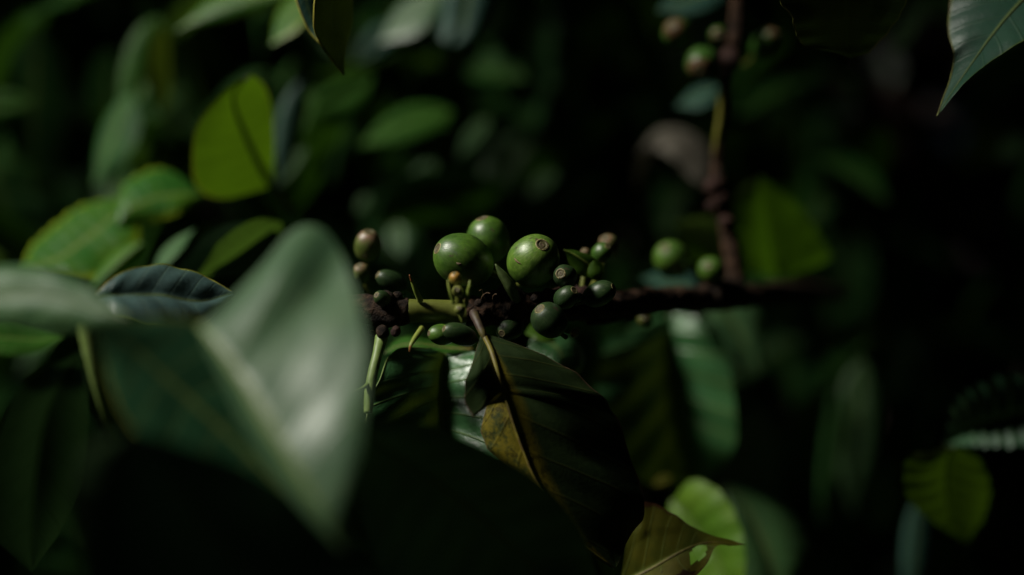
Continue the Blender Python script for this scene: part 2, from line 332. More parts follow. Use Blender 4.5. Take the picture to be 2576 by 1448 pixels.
# ------------------------------------------------------------------ leaf builder
def leaf(label, mat, st, nu=30, nv=8, arch=.12, rip=.0, nveins=9, midrib=None, ribw=7, petiole=None, straight=False, cut=None, wob=.012,
         group=None, name='coffee_leaf', seed=0, sides=(1, 1), fg=0., edge=None):
    """st: stations (mid x,y,d, left x,y,d, right x,y,d) in view pixels and metres of depth"""
    far = lambda d: d if d < .52 else .52 + (d - .52) * .45
    st = [(a[0], a[1], far(a[2]) + fg, a[3], a[4], far(a[5]) + fg, a[6], a[7], far(a[8]) + fg) for a in st]
    mp = [P(*s[0:3]) for s in st]; lp = [P(*s[3:6]) for s in st]; rp = [P(*s[6:9]) for s in st]
    org = mp[0]
    f = lin if straight else cr
    V, U, F = [], [], []; W = 2 * nv + 1
    for i in range(nu + 1):
        u = i / nu; uu = u
        m, l, r = cr(mp, uu) , f(lp, uu), f(rp, uu)
        tang = (cr(mp, min(u + .01, 1)) - cr(mp, max(u - .01, 0))).normalized()
        for j in range(-nv, nv + 1):
            s = abs(j) / nv; e = l if j < 0 else r
            q = m.lerp(e, s)
            w = (e - m).length
            nrm = (e - m).cross(tang)
            if j < 0: nrm = -nrm
            if nrm.length > 1e-9: nrm.normalize()
            if nrm.y > 0: nrm = -nrm
            q = q + nrm * w * arch * math.sin(math.pi * min(s, 1)) 
            if rip:
                ph = u * nveins - s * 1.1
                q = q + nrm * w * rip * (abs(math.sin(math.pi * ph)) - .6) * min(1, s * 3) * (1 - .3 * s)
            if wob and s > .5:
                q = q + (e - m) * (wob * noise.noise(Vector((u * 14 + seed, j * .001, seed))) * (s - .5) * 2) + nrm * w * wob * 2 * noise.noise(Vector((u * 7, seed + 3, s)))
            V.append(q - org); U.append((u, .5 + .5 * j / nv))
    for i in range(nu):
        for j in range(2 * nv):
            if j < nv and not sides[0] or j >= nv and not sides[1]: continue
            if cut:
                uc, vc = (i + .5) / nu, (j + .5) / (2 * nv)
                if any(((uc - a) / ra) ** 2 + ((vc - b) / rb) ** 2 < 1 + .5 * noise.noise(Vector((i * .9, j * .9, 1))) for a, b, ra, rb in cut): continue
            k = i * W + j; F.append((k, k + 1, k + W + 1, k + W))
    if midrib is None and petiole is None and edge is None:
        o = mesh(name, V, F, mat, loc=org, uvs=U); tag(o, label, 'leaf', group or 'coffee leaves'); return o
    root = empty(name, org); tag(root, label, 'leaf', group or 'coffee leaves')
    mesh('blade', V, F, mat, root, uvs=U)
    dm = st[0][2]
    if midrib:
        pts = [cr(mp, k / 12) - org + Vector((0, -.0002, 0)) for k in range(13)]
        a = ribw * K * dm * .5
        mesh('midrib', *_tv(tube(pts, [a * (1 - .75 * k / 12) for k in range(13)], 8, n=40)), midrib, root)
    if edge:  # coloured tube along one edge, mostly painting a thin lit rim
        em, ej, er = edge
        col = [V[i * W + (0 if ej == 'l' else 2 * nv)] for i in range(nu + 1)]
        mesh('leaf_edge', *_tv(tube(col, [er * K * dm * .5 * (.7 + .5 * abs(noise.noise(Vector((k * .37, 1, seed))))) for k in range(nu + 1)], 6, n=nu * 2)), em, root)
    if petiole:
        pts = [P(*p[:3]) - org for p in petiole[1:]]; rad = [p[3] * K * p[2] * .5 for p in petiole[1:]]
        mesh('petiole', *_tv(tube(pts, rad, 10, .06, 500, n=20)), petiole[0], root)
    return root
def _tv(x): return x[0], x[1]

def G(label, mat, base, tip, wl, wr, dl=0., dr=0., bow=0., fat=.8, n=10, **kw):
    """simple leaf: base and tip (x,y,d), half widths in px, depth offsets of the two edges, sideways bow in px"""
    bx, by, bd = base; tx, ty, td = tip
    L = math.hypot(tx - bx, ty - by); dx, dy = (tx - bx) / L, (ty - by) / L; px, py = -dy, dx
    if (px < 0 if abs(px) > abs(py) else py < 0): px, py = -px, -py      # l is the left or upper half, r the right or lower
    st = []
    for k in range(n):
        u = k / (n - 1)
        pr = math.sin(math.pi * u ** fat) ** .85 if 0 < u < 1 else 0
        if u > .7: pr *= 1 - (u - .7) / .3 * .5
        b = bow * math.sin(math.pi * u); d = bd + (td - bd) * u
        mx, my = bx + (tx - bx) * u + px * b, by + (ty - by) * u + py * b
        st.append((mx, my, d, mx - px * wl * pr, my - py * wl * pr, d + dl * pr, mx + px * wr * pr, my + py * wr * pr, d + dr * pr))
    return leaf(label, mat, st, **kw)

# ------------------------------------------------------------------ cherries
def lathe(prof, seg):
    V, F, U = [], [], []
    for i, (r, z) in enumerate(prof):
        for s in range(seg):
            th = 2 * math.pi * s / seg; V.append(Vector((r * math.cos(th), r * math.sin(th), z))); U.append((s / seg, i / (len(prof) - 1)))
    for i in range(len(prof) - 1):
        for s in range(seg):
            F.append((i * seg + s, (i + 1) * seg + s, (i + 1) * seg + (s + 1) % seg, i * seg + (s + 1) % seg))
    return V, F, U

def cherry(label, mat, c, d, cal, L, W, disc=12, away=False, cat='coffee cherry', name='coffee_cherry', stalk=.6, group='coffee cherries', seed=0, hero=True, tang=0):
    px = K * d; L *= px; W *= px; rd = disc * px
    ax = Vector(((cal[0] - c[0]) * px / L, 0, -(cal[1] - c[1]) * px / L))
    if ax.length > .985: ax *= .985 / ax.length
    ax.y = math.sqrt(max(0, 1 - ax.length_squared)) * (1 if away else -1)
    root = empty(name, P(c[0], c[1], d), ax.to_track_quat('Z', 'Y')); tag(root, label, cat, group)
    t0 = math.asin(min(.9, rd * .92 / W)); prof = []
    n = 30
    for k in range(n + 1):
        t = t0 + (math.pi - t0) * k / n
        prof.append((max(W * abs(math.sin(t)) ** .94, 1e-6), L * math.copysign(abs(math.cos(t)) ** 1.0, math.cos(t))))
    V, F, U = lathe(prof, 40)
    for v in V:                                              # not a perfect solid of revolution
        a = 1 + .05 * noise.noise(Vector((v.x / W * 1.3 + seed * 3.1, v.y / W * 1.3, v.z / L * 1.3 + seed)))
        v.x *= a * 1.02; v.y *= a * .98
    mesh('skin', V, F, mat, root, uvs=U)
    z0 = L * math.cos(t0); h = rd * .09
    dp = [(rd * 1.0, z0 - h * .6), (rd * 1.02, z0 + h * .5), (rd * .92, z0 + h * 1.1), (rd * .78, z0 + h * .9), (rd * .68, z0 - h * .1),
          (rd * .58, z0 - h * .4), (rd * .50, z0 - h * .3), (rd * .42, z0 + h * .25), (rd * .30, z0 + h * .35), (rd * .20, z0 - h * .1)]
    V, F, _ = lathe(dp, 28)
    for v in V:
        q = 1 + .07 * noise.noise(Vector((v.x / rd * 2.2 + seed, v.y / rd * 2.2, seed))); v.x *= q; v.y *= q
        v.z += h * .5 * noise.noise(Vector((v.x / rd * 3 + seed, v.y / rd * 3, seed + 5)))
    dk = mesh('calyx_disc', V, F, M['disc'], root)
    V, F, _ = lathe([(rd * (.97 + .10 * math.cos(k * math.pi / 5)), z0 + h * .1 + rd * .06 * math.sin(k * math.pi / 5)) for k in range(11)], 28)
    for v in V:
        q = 1 + .06 * noise.noise(Vector((v.x / rd * 2.2 + seed, v.y / rd * 2.2, seed))); v.x *= q; v.y *= q
    mesh('rim', V, F, M['rimtan'], dk)
    if hero:
        V, F, _ = lathe([(rd * .22, z0 - h * .2), (rd * .20, z0 + h * .1), (rd * .12, z0 + h * .3), (rd * .05, z0 - h * .2), (1e-6, z0 - h * .6)], 14)
        mesh('style_scar', V, F, M['scar'], dk)
    if stalk:
        mesh('stalk', *_tv(tube([Vector((0, 0, -L * .97)), Vector((W * .04, 0, -L * (1 + stalk * .5))), Vector((0, W * .1, -L * (1 + stalk)))], [W * .16, W * .12, W * .15], 10, .1, 600, n=8)), M['green_stem'], root)
    return root

D0 = .358
cherry('largest green coffee cherry, pale round scar on its left end', M['ck_green'], (1166, 655), D0, (1101, 626), 80, 66, 14, seed=1)
cherry('green cherry at the top of the cluster, dark scar on its crown', M['ck_green'], (1229, 604), .372, (1213, 549), 60, 54, 15, seed=2)
cherry('bright green cherry with a scratch, round scar facing the front', M['ck_bright'], (1342, 657), D0, (1363, 617), 74, 65, 16, seed=3)
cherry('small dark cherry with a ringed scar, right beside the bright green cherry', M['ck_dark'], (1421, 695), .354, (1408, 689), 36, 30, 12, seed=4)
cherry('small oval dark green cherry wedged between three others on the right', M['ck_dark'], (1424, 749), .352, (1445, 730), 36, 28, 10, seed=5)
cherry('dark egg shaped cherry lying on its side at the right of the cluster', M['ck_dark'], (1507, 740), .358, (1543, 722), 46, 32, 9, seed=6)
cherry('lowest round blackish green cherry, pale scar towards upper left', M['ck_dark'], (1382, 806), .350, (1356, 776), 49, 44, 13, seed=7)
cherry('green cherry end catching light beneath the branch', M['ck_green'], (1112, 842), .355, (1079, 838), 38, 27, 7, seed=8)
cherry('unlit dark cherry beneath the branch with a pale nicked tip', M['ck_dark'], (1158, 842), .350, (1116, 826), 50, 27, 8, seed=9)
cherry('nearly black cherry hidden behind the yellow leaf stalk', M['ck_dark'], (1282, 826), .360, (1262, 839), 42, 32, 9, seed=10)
cherry('upright oval cherry with pinkish crown, beside the pale foreground leaf', M['ck_pink'], (926, 620), .385, (930, 583), 43, 34, 13, stalk=1.9, seed=11, hero=False)
cherry('little pinkish brown round cherry under the upright oval one', M['ck_pink'], (910, 687), .383, (905, 668), 26, 22, 8, stalk=2.2, seed=12, hero=False)
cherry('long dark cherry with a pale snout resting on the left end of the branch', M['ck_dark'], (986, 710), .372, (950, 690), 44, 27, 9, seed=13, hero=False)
cherry('blurred pinkish cherry at the back of the small right group', M['ck_pink'], (1532, 617), .392, (1520, 598), 30, 26, 9, seed=14, hero=False)
cherry('small shiny green cherry in front of the pinkish one on the right', M['ck_green'], (1514, 637), .378, (1528, 620), 29, 26, 8, seed=15, hero=False)
cherry('tiny pale cherry peeping between leaflet and shiny green cherry', M['ck_pink'], (1473, 638), .382, (1468, 630), 15, 13, 5, seed=16, hero=False)
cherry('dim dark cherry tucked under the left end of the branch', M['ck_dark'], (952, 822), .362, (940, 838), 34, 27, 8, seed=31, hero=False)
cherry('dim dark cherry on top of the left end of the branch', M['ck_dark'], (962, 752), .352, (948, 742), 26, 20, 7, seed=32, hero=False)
g = 'immature buds in a column on the branch'
cherry('orange topped bud, uppermost of the column before the largest cherry', M['ck_yellow'], (1146, 702), .338, (1143, 688), 19, 16, 5, cat='fruit bud', name='fruit_bud', seed=17, group=g, hero=False)
cherry('yellow bud in the middle of the bud column', M['ck_bud'], (1152, 734), .337, (1150, 728), 18, 15, 6, cat='fruit bud', name='fruit_bud', seed=18, group=g, hero=False)
cherry('pale yellow bud at the bottom of the bud column', M['ck_bud'], (1157, 780), .336, (1155, 774), 17, 14, 5, cat='fruit bud', name='fruit_bud', seed=19, group=g, hero=False)
cherry('pinkish green cherry highest on the upright twig', M['ck_red'], (1708, 86), .445, (1686, 72), 50, 40, 12, seed=20, hero=False)
cherry('green and red cherry lower on the upright twig', M['ck_red'], (1766, 159), .440, (1752, 182), 50, 42, 12, seed=21, hero=False)
cherry('small reddish cherry tucked between twig and pinkish green cherry', M['ck_red'], (1807, 88), .450, (1800, 92), 26, 23, 9, seed=22, hero=False)
cherry('dim reddish cherry to the right of the upright twig', M['ck_red'], (1925, 110), .465, (1945, 88), 50, 32, 9, stalk=1.0, seed=23, hero=False)
cherry('blurred dark green cherry left of the foot of the upright twig', M['ck_green'], (1690, 653), .435, (1668, 625), 52, 45, 11, seed=24, hero=False)
cherry('yellowish green cherry right at the foot of the upright twig', M['ck_green'], (1790, 681), .43, (1775, 668), 38, 34, 9, seed=25, hero=False)
cherry('lone yellow bud hanging below the right end of the branch', M['ck_bud'], (1622, 804), .41, (1620, 800), 23, 19, 6, stalk=1.2, cat='fruit bud', name='fruit_bud', seed=26, hero=False)
cherry('pale bud below the lowest round cherry', M['ck_yellow'], (1446, 838), .366, (1438, 846), 16, 11, 4, cat='fruit bud', name='fruit_bud', seed=27, hero=False)
cherry('tiny green bud between the oval and the egg shaped cherry', M['ck_green'], (1457, 749), .36, (1460, 738), 12, 9, 3, cat='fruit bud', name='fruit_bud', seed=28, hero=False)

def surface_mark(thing_, name, mat, px, lift=.00006, w=3):
    """a scar lying on the surface of a cherry"""
    bpy.context.view_layer.update(); dg = bpy.context.evaluated_depsgraph_get(); pts = []
    for x, y in px:
        h = SC.ray_cast(dg, Vector((0, 0, CAMZ)), P(x, y, 1) - Vector((0, 0, CAMZ)))
        if h[0]: pts.append(h[1] + h[2] * lift)
    if len(pts) < 3: return
    inv = thing_.matrix_world.inverted(); pts = [inv @ q for q in pts]
    mesh(name, *_tv(tube(pts, [w * K * D0 * .5 * r for r in ([.4] + [1] * (len(pts) - 2) + [.4])], 6, .3, 900, n=12)), mat, thing_)
th = {o['label']: o for o in bpy.data.objects if 'label' in o}
for lab, mk_ in (('bright green cherry with a scratch', [((1294, 650), (1299, 656), (1305, 661), (1310, 664))]), ('largest green coffee cherry', [((1148, 661), (1152, 664), (1157, 665), (1160, 663))])):
    t_ = next(o for l, o in th.items() if l.startswith(lab))
    for q in mk_: surface_mark(t_, 'scratch' if 'scratch' in lab else 'dark_spot', M['thread'] if 'scratch' in lab else M['scar'], q, w=4 if 'scratch' in lab else 6)

# ------------------------------------------------------------------ branches
def stem(root, name, mat, pts, seg=18, bumpy=.08, freq=260, n=40):
    org = root.location
    return mesh(name, *_tv(tube([P(*p[:3]) - org for p in pts], [p[3] * K * p[2] * .5 for p in pts], seg, bumpy, freq, n=n)), mat, root)

b = empty('coffee_branch', P(1880, 740, .45)); tag(b, 'lichened horizontal coffee branch carrying the cherry cluster', 'branch', 'coffee branches')
stem(b, 'twig', M['twigbark'], [(2120, 745, .66, 40), (2050, 738, .56, 46), (1960, 738, .482, 54), (1880, 745, .45, 60), (1740, 752, .425, 62), (1620, 758, .40, 64), (1500, 772, .378, 66), (1400, 772, .366, 68), (1310, 775, .362, 74), (1240, 782, .360, 76), (1170, 786, .359, 72)], n=160, bumpy=.2, freq=420, seg=28)
stem(b, 'internode', M['green_stem'], [(1175, 786, .3585, 62), (1130, 784, .358, 58), (1075, 783, .357, 58), (1030, 783, .356, 60), (1000, 783, .356, 56)], n=40, bumpy=.03)
stem(b, 'node', M['bark'], [(1030, 782, .356, 60), (1000, 785, .356, 78), (960, 784, .357, 84), (920, 778, .358, 74), (860, 772, .360, 60)], n=40, bumpy=.12)
stem(b, 'node', M['bark'], [(1325, 776, .3615, 60), (1295, 770, .362, 100), (1260, 772, .361, 98), (1225, 778, .360, 76)], n=40, bumpy=.24, freq=420, seg=26)
stem(b, 'node', M['barkred'], [(1520, 765, .382, 56), (1460, 762, .374, 78), (1400, 764, .367, 76), (1350, 770, .363, 60)], n=40, bumpy=.26, freq=420, seg=26)
stem(b, 'node', M['bark'], [(1880, 745, .45, 50), (1830, 740, .44, 90), (1780, 748, .43, 70)], n=20, bumpy=.2)
for pts in ([(1470, 765, .374, 22), (1492, 720, .380, 16), (1508, 680, .385, 13), (1522, 650, .392, 12)], [(1460, 765, .374, 16), (1466, 710, .380, 11), (1474, 655, .384, 9)]): stem(b, 'fruit_stalk', M['green_stem'], pts, 10, .08, n=20)
stem(b, 'twig_tail', M['barkred'], [(1720, 770, .415, 20), (1600, 790, .40, 18), (1520, 808, .385, 18), (1480, 812, .376, 14)], bumpy=.12)
for pts in ([(1058, 758, .354, 16), (1045, 730, .352, 13), (1036, 708, .351, 8), (1030, 692, .350, 2)],
            [(1062, 826, .349, 16), (1045, 850, .346, 14), (1033, 870, .344, 9), (1030, 886, .344, 2)],
            [(1142, 765, .336, 9), (1133, 735, .335, 9), (1128, 715, .335, 7), (1127, 702, .335, 2)],
            [(1170, 775, .338, 12), (1178, 740, .337, 13), (1181, 722, .336, 10), (1182, 706, .336, 4)],
            [(1157, 790, .338, 10), (1160, 800, .337, 8), (1162, 812, .337, 3)],
            [(1300, 758, .358, 24), (1283, 722, .356, 30), (1262, 690, .355, 22), (1246, 665, .354, 3)]):
    st_ = stem(b, 'stipule', M['ribdark' if pts[0][0] == 1300 else 'stipule'], pts, 8, 0, n=16)  # rear stipule takes a darker green in place of its shade
    if pts[0][0] in (1058, 1062): stem(b, 'stipule_tip', M['tipbrown'], [(*pts[2][:2], pts[2][2] - .0003, pts[2][3] * .95), (pts[3][0], pts[3][1], pts[3][2] - .0003, 3)], 8, 0, n=5)
stem(b, 'bud_stalk', M['green_stem'], [(1160, 792, .343, 18), (1156, 760, .340, 20), (1152, 730, .339, 20), (1148, 710, .339, 18)], 10, .1)
rr = random.Random(4)
for k in range(3):                                          # dried flower remains on the node
    x = 1208 + k * 13 + rr.random() * 6; pts = [(x, 755, .352, 1.6)]
    dx = (26, -18, 12)[k]
    for q in range(1, 4): pts.append((x + dx * q / 3 + rr.uniform(-4, 4), 752 - (9, 15, 13)[q - 1] * (1, 1.5, .8)[k], .352 - .001 * q, 1.8))
    stem(b, 'dried_petal', M['thread'], pts, 5, 0, n=10)
for x, y, d, r in ((995, 834, .350, 26), (962, 836, .353, 34), (975, 748, .354, 36), (1000, 748, .355, 26), (1205, 762, .354, 22), (1380, 742, .361, 30), (1345, 752, .358, 26)):
    V, F, U = lathe([(max(1e-6, r * K * d * .5 * math.sin(math.pi * k / 8)), r * K * d * .5 * math.cos(math.pi * k / 8)) for k in range(9)], 12)
    o = P(x, y, d) - b.location
    mesh('bark_knob', [v * (1 + .3 * noise.noise(v * 500 + Vector((x, y, 0)))) + o for v in V], F, M['barkred' if x in (995, 1380) else 'bark'], b)

v = empty('coffee_branch', P(1845, 700, .452)); tag(v, 'thin upright mossy twig rising to the top edge', 'branch', 'coffee branches')
stem(v, 'twig', M['twigbark'], [(1852, 730, .452, 54), (1842, 640, .452, 46), (1830, 575, .452, 44), (1820, 530, .452, 46), (1808, 470, .452, 44), (1804, 410, .452, 30), (1812, 340, .452, 27), (1821, 270, .453, 26), (1826, 210, .454, 30), (1845, 120, .456, 40), (1852, 40, .458, 34), (1856, -60, .46, 32)], n=90, bumpy=.14)
stem(v, 'yellow_light_strip', M['yellowlit'], [(1797, 400, .4508, 16), (1803, 350, .4508, 17), (1811, 300, .4508, 17), (1817, 230, .4508, 18), (1823, 205, .4508, 8)], n=30, bumpy=.18)  # yellow strip painting sunlight along the left of the twig
for x, y, r in ((1795, 470, 50), (1812, 500, 44), (1835, 150, 60), (1785, 520, 26), (1828, 560, 44)):
    V, F, U = lathe([(max(1e-6, r * K * .45 * .5 * math.sin(math.pi * k / 8)), r * K * .45 * .5 * math.cos(math.pi * k / 8)) for k in range(9)], 12)
    o = P(x, y, .449) - v.location
    mesh('bark_knob', [q * (1 + .3 * noise.noise(q * 400 + Vector((x, y, 0)))) + o for q in V], F, M['barkred'], v)

s_ = empty('coffee_shoot', P(955, 865, .356)); tag(s_, 'pale green side shoot hanging under the left end of the branch', 'shoot')
stem(s_, 'twig', M['rib'], [(960, 850, .356, 34), (950, 890, .353, 26), (938, 940, .351, 26), (930, 990, .35, 28), (926, 1040, .349, 22)], bumpy=.04)
stem(s_, 'side_spur', M['rib'], [(934, 960, .351, 16), (915, 976, .348, 9), (890, 985, .346, 3)], 8, 0, n=12)
for lab, pts in (('stout brown blurred twig slanting down at the upper right', [(2120, 130, .8, 40), (2200, 280, .8, 60), (2280, 400, .8, 66), (2380, 520, .82, 60), (2500, 640, .84, 60)]),
                 ('thinner brown blurred twig crossing the upper right', [(2090, 200, .9, 30), (2230, 240, .86, 46), (2310, 300, .85, 40), (2400, 330, .85, 30)])):
    t_ = empty('coffee_branch', P(*pts[0][:3])); tag(t_, lab, 'branch', 'coffee branches'); stem(t_, 'twig', M['barkred'], pts, 12, .1, 100)

# ------------------------------------------------------------------ leaves
# the big dark leaf with the yellow rib in the middle
leaf('large torn dark leaf with yellow rib hanging below the cherries', M['sick'], [
    (1213, 836, .3515, 1210, 838, .3515, 1218, 838, .3515), (1234, 878, .349, 1192, 900, .346, 1300, 866, .352), (1246, 915, .347, 1170, 960, .337, 1370, 893, .353),
    (1255, 950, .346, 1170, 1010, .335, 1450, 938, .355), (1262, 975, .346, 1188, 1052, .334, 1500, 985, .356), (1267, 985, .346, 1250, 984, .344, 1530, 1018, .357),
    (1272, 1000, .346, 1224, 1024, .348, 1548, 1048, .358), (1290, 1060, .345, 1208, 1085, .348, 1575, 1110, .358), (1315, 1130, .345, 1225, 1130, .347, 1600, 1180, .359),
    (1345, 1200, .345, 1290, 1185, .347, 1618, 1240, .359), (1400, 1280, .346, 1350, 1270, .347, 1612, 1310, .358), (1470, 1370, .348, 1430, 1365, .348, 1575, 1372, .356), (1546, 1430, .351, 1540, 1430, .351, 1552, 1425, .351)],
    nu=72, nv=10, arch=.05, rip=.02, nveins=7, midrib=M['ribyellow'], ribw=16, straight=True, wob=.035,
    petiole=(M['petmix'], (1186, 778, .3590, 26), (1193, 792, .3550, 24), (1202, 812, .3525, 22), (1214, 838, .3508, 20), (1222, 856, .3503, 10)))
# glossy leaf behind it
leaf('glossy leaf with a pale rib behind the torn dark leaf', M['gloss'], [
    (1122, 890, .378, 1085, 878, .374, 1140, 892, .376), (1113, 920, .378, 1000, 880, .366, 1190, 885, .376), (1109, 970, .376, 950, 960, .358, 1230, 910, .372),
    (1110, 1020, .374, 920, 1050, .354, 1260, 980, .366), (1114, 1080, .372, 910, 1150, .352, 1270, 1060, .362), (1122, 1150, .370, 950, 1220, .352, 1250, 1160, .360), (1135, 1260, .368, 1120, 1262, .366, 1145, 1262, .367)],
    nu=40, nv=12, arch=.08, rip=.05, nveins=5, midrib=M['rib'], ribw=13, edge=(M['rib'], 'l', 4))
leaf('narrow lit leaf seen edge on just under the branch', M['mid'], [
    (1190, 880, .385, 1190, 880, .385, 1190, 880, .385), (1120, 876, .386, 1120, 862, .392, 1120, 888, .382), (1050, 866, .387, 1040, 846, .394, 1060, 880, .382), (1000, 872, .388, 1000, 856, .394, 1005, 884, .384), (965, 890, .388, 965, 890, .388, 965, 890, .388)], midrib=M['ribyellow'], ribw=8)
leaf('shiny hump backed green leaf behind the lowest round cherry', M['gloss'], [
    (1340, 845, .40, 1338, 845, .40, 1342, 845, .40), (1380, 862, .402, 1330, 880, .400, 1420, 846, .41), (1405, 880, .402, 1350, 930, .40, 1455, 868, .41), (1420, 915, .402, 1380, 960, .40, 1470, 910, .41), (1440, 960, .404, 1440, 960, .404, 1440, 960, .404)], rip=.06)
leaf('small yellow green leaf peeping between the lower cherries', M['young'], [
    (1320, 840, .39, 1320, 840, .39, 1320, 840, .39), (1345, 832, .39, 1340, 815, .395, 1350, 855, .386), (1375, 845, .39, 1380, 826, .395, 1378, 862, .386), (1400, 860, .39, 1400, 860, .39, 1400, 860, .39)])
# leaflets in the small right group
leaf('pointed green leaflet with a brown tip before the small right group', M['young'], [
    (1500, 690, .374, 1480, 700, .374, 1510, 680, .374), (1482, 668, .372, 1450, 690, .374, 1500, 655, .374), (1456, 648, .371, 1432, 664, .374, 1478, 640, .373), (1436, 636, .371, 1424, 640, .372, 1446, 630, .372), (1418, 629, .371, 1418, 629, .371, 1418, 629, .371)], midrib=M['stipule'], ribw=5)
leaf('short brown edged leaflet below the small shiny green cherry', M['young'], [
    (1502, 705, .371, 1490, 705, .371, 1514, 705, .371), (1500, 690, .370, 1478, 690, .371, 1520, 685, .371), (1496, 670, .370, 1482, 668, .371, 1514, 664, .371), (1496, 655, .370, 1494, 655, .370, 1498, 655, .370)])
# foreground, left
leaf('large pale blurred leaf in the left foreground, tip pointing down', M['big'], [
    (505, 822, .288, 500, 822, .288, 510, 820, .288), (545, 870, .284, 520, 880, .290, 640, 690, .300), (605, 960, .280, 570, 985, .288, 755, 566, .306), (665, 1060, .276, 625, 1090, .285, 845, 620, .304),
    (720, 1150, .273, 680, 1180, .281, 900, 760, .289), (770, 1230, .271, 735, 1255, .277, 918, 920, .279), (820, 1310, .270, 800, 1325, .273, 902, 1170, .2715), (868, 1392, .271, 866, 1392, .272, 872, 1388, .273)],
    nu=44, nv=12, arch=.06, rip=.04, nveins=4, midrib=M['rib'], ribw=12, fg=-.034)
leaf('shaded dark green half of the large pale leaf, with a yellow upper rim', M['shade'], [
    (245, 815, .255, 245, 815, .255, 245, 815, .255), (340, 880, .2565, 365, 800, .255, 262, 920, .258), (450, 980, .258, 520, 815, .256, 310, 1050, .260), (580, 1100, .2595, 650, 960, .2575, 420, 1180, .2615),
    (720, 1240, .261, 770, 1140, .259, 600, 1300, .263), (868, 1392, .262, 868, 1392, .262, 868, 1392, .262)], nu=36, arch=.05, rip=.02, nveins=5)  # shaded half of the large leaf, built apart in darker green
leaf('blurred grey green leaf at the left edge of the foreground', M['grey'], [
    (330, 800, .286, 330, 798, .286, 330, 802, .286), (230, 770, .289, 260, 825, .288, 220, 715, .293), (110, 740, .292, 120, 830, .291, 100, 672, .297), (-20, 750, .295, -10, 815, .294, -30, 680, .300), (-150, 800, .298, -150, 800, .298, -150, 800, .298)],
    rip=.05, nveins=5, arch=.15, fg=-.024, midrib=M['ribdark'], ribw=9)
leaf('dark arched leaf with a lit rim behind the pale foreground leaf', M['blue'], [
    (250, 745, .325, 240, 740, .325, 250, 760, .325), (300, 745, .327, 300, 690, .330, 290, 790, .318), (400, 745, .332, 400, 667, .340, 400, 815, .322), (500, 760, .338, 500, 690, .345, 500, 820, .330), (585, 738, .345, 585, 735, .346, 590, 745, .345)],
    rip=.07, nveins=5, arch=.16, midrib=M['ribdark'], ribw=8, edge=(M['edgelit'], 'l', 4))
leaf('narrow folded leaf with a pale rib in the lower left foreground', M['unlit'], [
    (212, 782, .284, 205, 790, .284, 225, 790, .284), (225, 850, .284, 205, 870, .284, 300, 830, .290), (240, 930, .285, 212, 950, .285, 350, 920, .298), (262, 1020, .288, 236, 1040, .288, 400, 1030, .302), (300, 1140, .294, 285, 1150, .294, 420, 1150, .308), (360, 1260, .302, 358, 1260, .302, 362, 1260, .302)],
    midrib=M['rib'], ribw=56, arch=.05, fg=.022)
leaf('strip of pale green leaf low at the left edge', M['mid'], [
    (160, 850, .31, 160, 850, .31, 160, 850, .31), (90, 855, .308, 90, 830, .312, 90, 890, .304), (0, 850, .305, 0, 815, .309, 0, 890, .30), (-100, 850, .302, -100, 850, .302, -100, 850, .302)])
leaf('dark blue green leaf in the lower left corner', M['teal'], [
    (200, 885, .305, 198, 885, .305, 202, 885, .305), (150, 960, .312, 70, 960, .306, 220, 980, .318), (110, 1060, .319, 10, 1060, .312, 220, 1100, .326), (90, 1180, .325, -30, 1200, .318, 200, 1230, .332), (80, 1330, .330, -30, 1330, .324, 150, 1340, .336), (80, 1440, .335, 80, 1440, .335, 80, 1440, .335)])
leaf('very dark blurred leaf filling the bottom of the foreground', M['teal'], [
    (900, 1090, .280, 895, 1090, .280, 905, 1050, .280), (1000, 1150, .286, 900, 1250, .284, 1060, 1064, .284), (1120, 1230, .292, 940, 1400, .290, 1220, 1128, .290), (1240, 1330, .299, 1020, 1520, .297, 1360, 1215, .297), (1350, 1430, .306, 1180, 1600, .304, 1460, 1330, .304), (1480, 1560, .312, 1475, 1560, .312, 1520, 1500, .312)], rip=.02, arch=.04, midrib=M['ribdark'], ribw=8)
leaf('added unlit leaf standing in for shade across the lower left foreground', M['unlit'], [
    (330, 1080, .286, 325, 1080, .286, 335, 1080, .286), (420, 1200, .294, 200, 1150, .290, 620, 1180, .298), (520, 1330, .304, 200, 1350, .300, 800, 1300, .310), (640, 1470, .314, 300, 1560, .312, 950, 1440, .318), (760, 1600, .322, 755, 1600, .322, 765, 1600, .322)], fg=-.062)  # dark leaf added in front so its neighbour fades into shade
G('pale speck of leaf showing through the dark lower foreground', M['grey'], (590, 1120, .40), (530, 1200, .40), 26, 26, .0, .0)
# left, behind
leaf('upright yellow green leaf glowing with light from behind', M['young'], [
    (685, 470, .470, 684, 470, .470, 688, 468, .470), (655, 420, .462, 560, 500, .460, 690, 420, .470), (630, 370, .455, 495, 470, .450, 690, 380, .464), (608, 320, .448, 484, 390, .441, 688, 310, .456), (592, 275, .441, 500, 312, .436, 676, 240, .448), (590, 235, .436, 560, 238, .434, 655, 205, .440), (628, 190, .433, 624, 191, .433, 632, 190, .433)],
    nu=36, midrib=M['ribshade'], ribw=20, arch=.05, petiole=(M['bark'], (690, 472, .470, 14), (712, 498, .474, 16), (735, 530, .480, 20)))
leaf('curled yellow green leaf below the glowing upright leaf', M['lit'], [
    (510, 490, .475, 510, 492, .475, 510, 488, .475), (450, 490, .470, 458, 535, .466, 440, 436, .486), (390, 500, .466, 400, 556, .464, 380, 426, .484), (330, 525, .462, 335, 572, .462, 310, 470, .478), (292, 572, .458, 292, 574, .458, 292, 570, .458)], rip=.05)
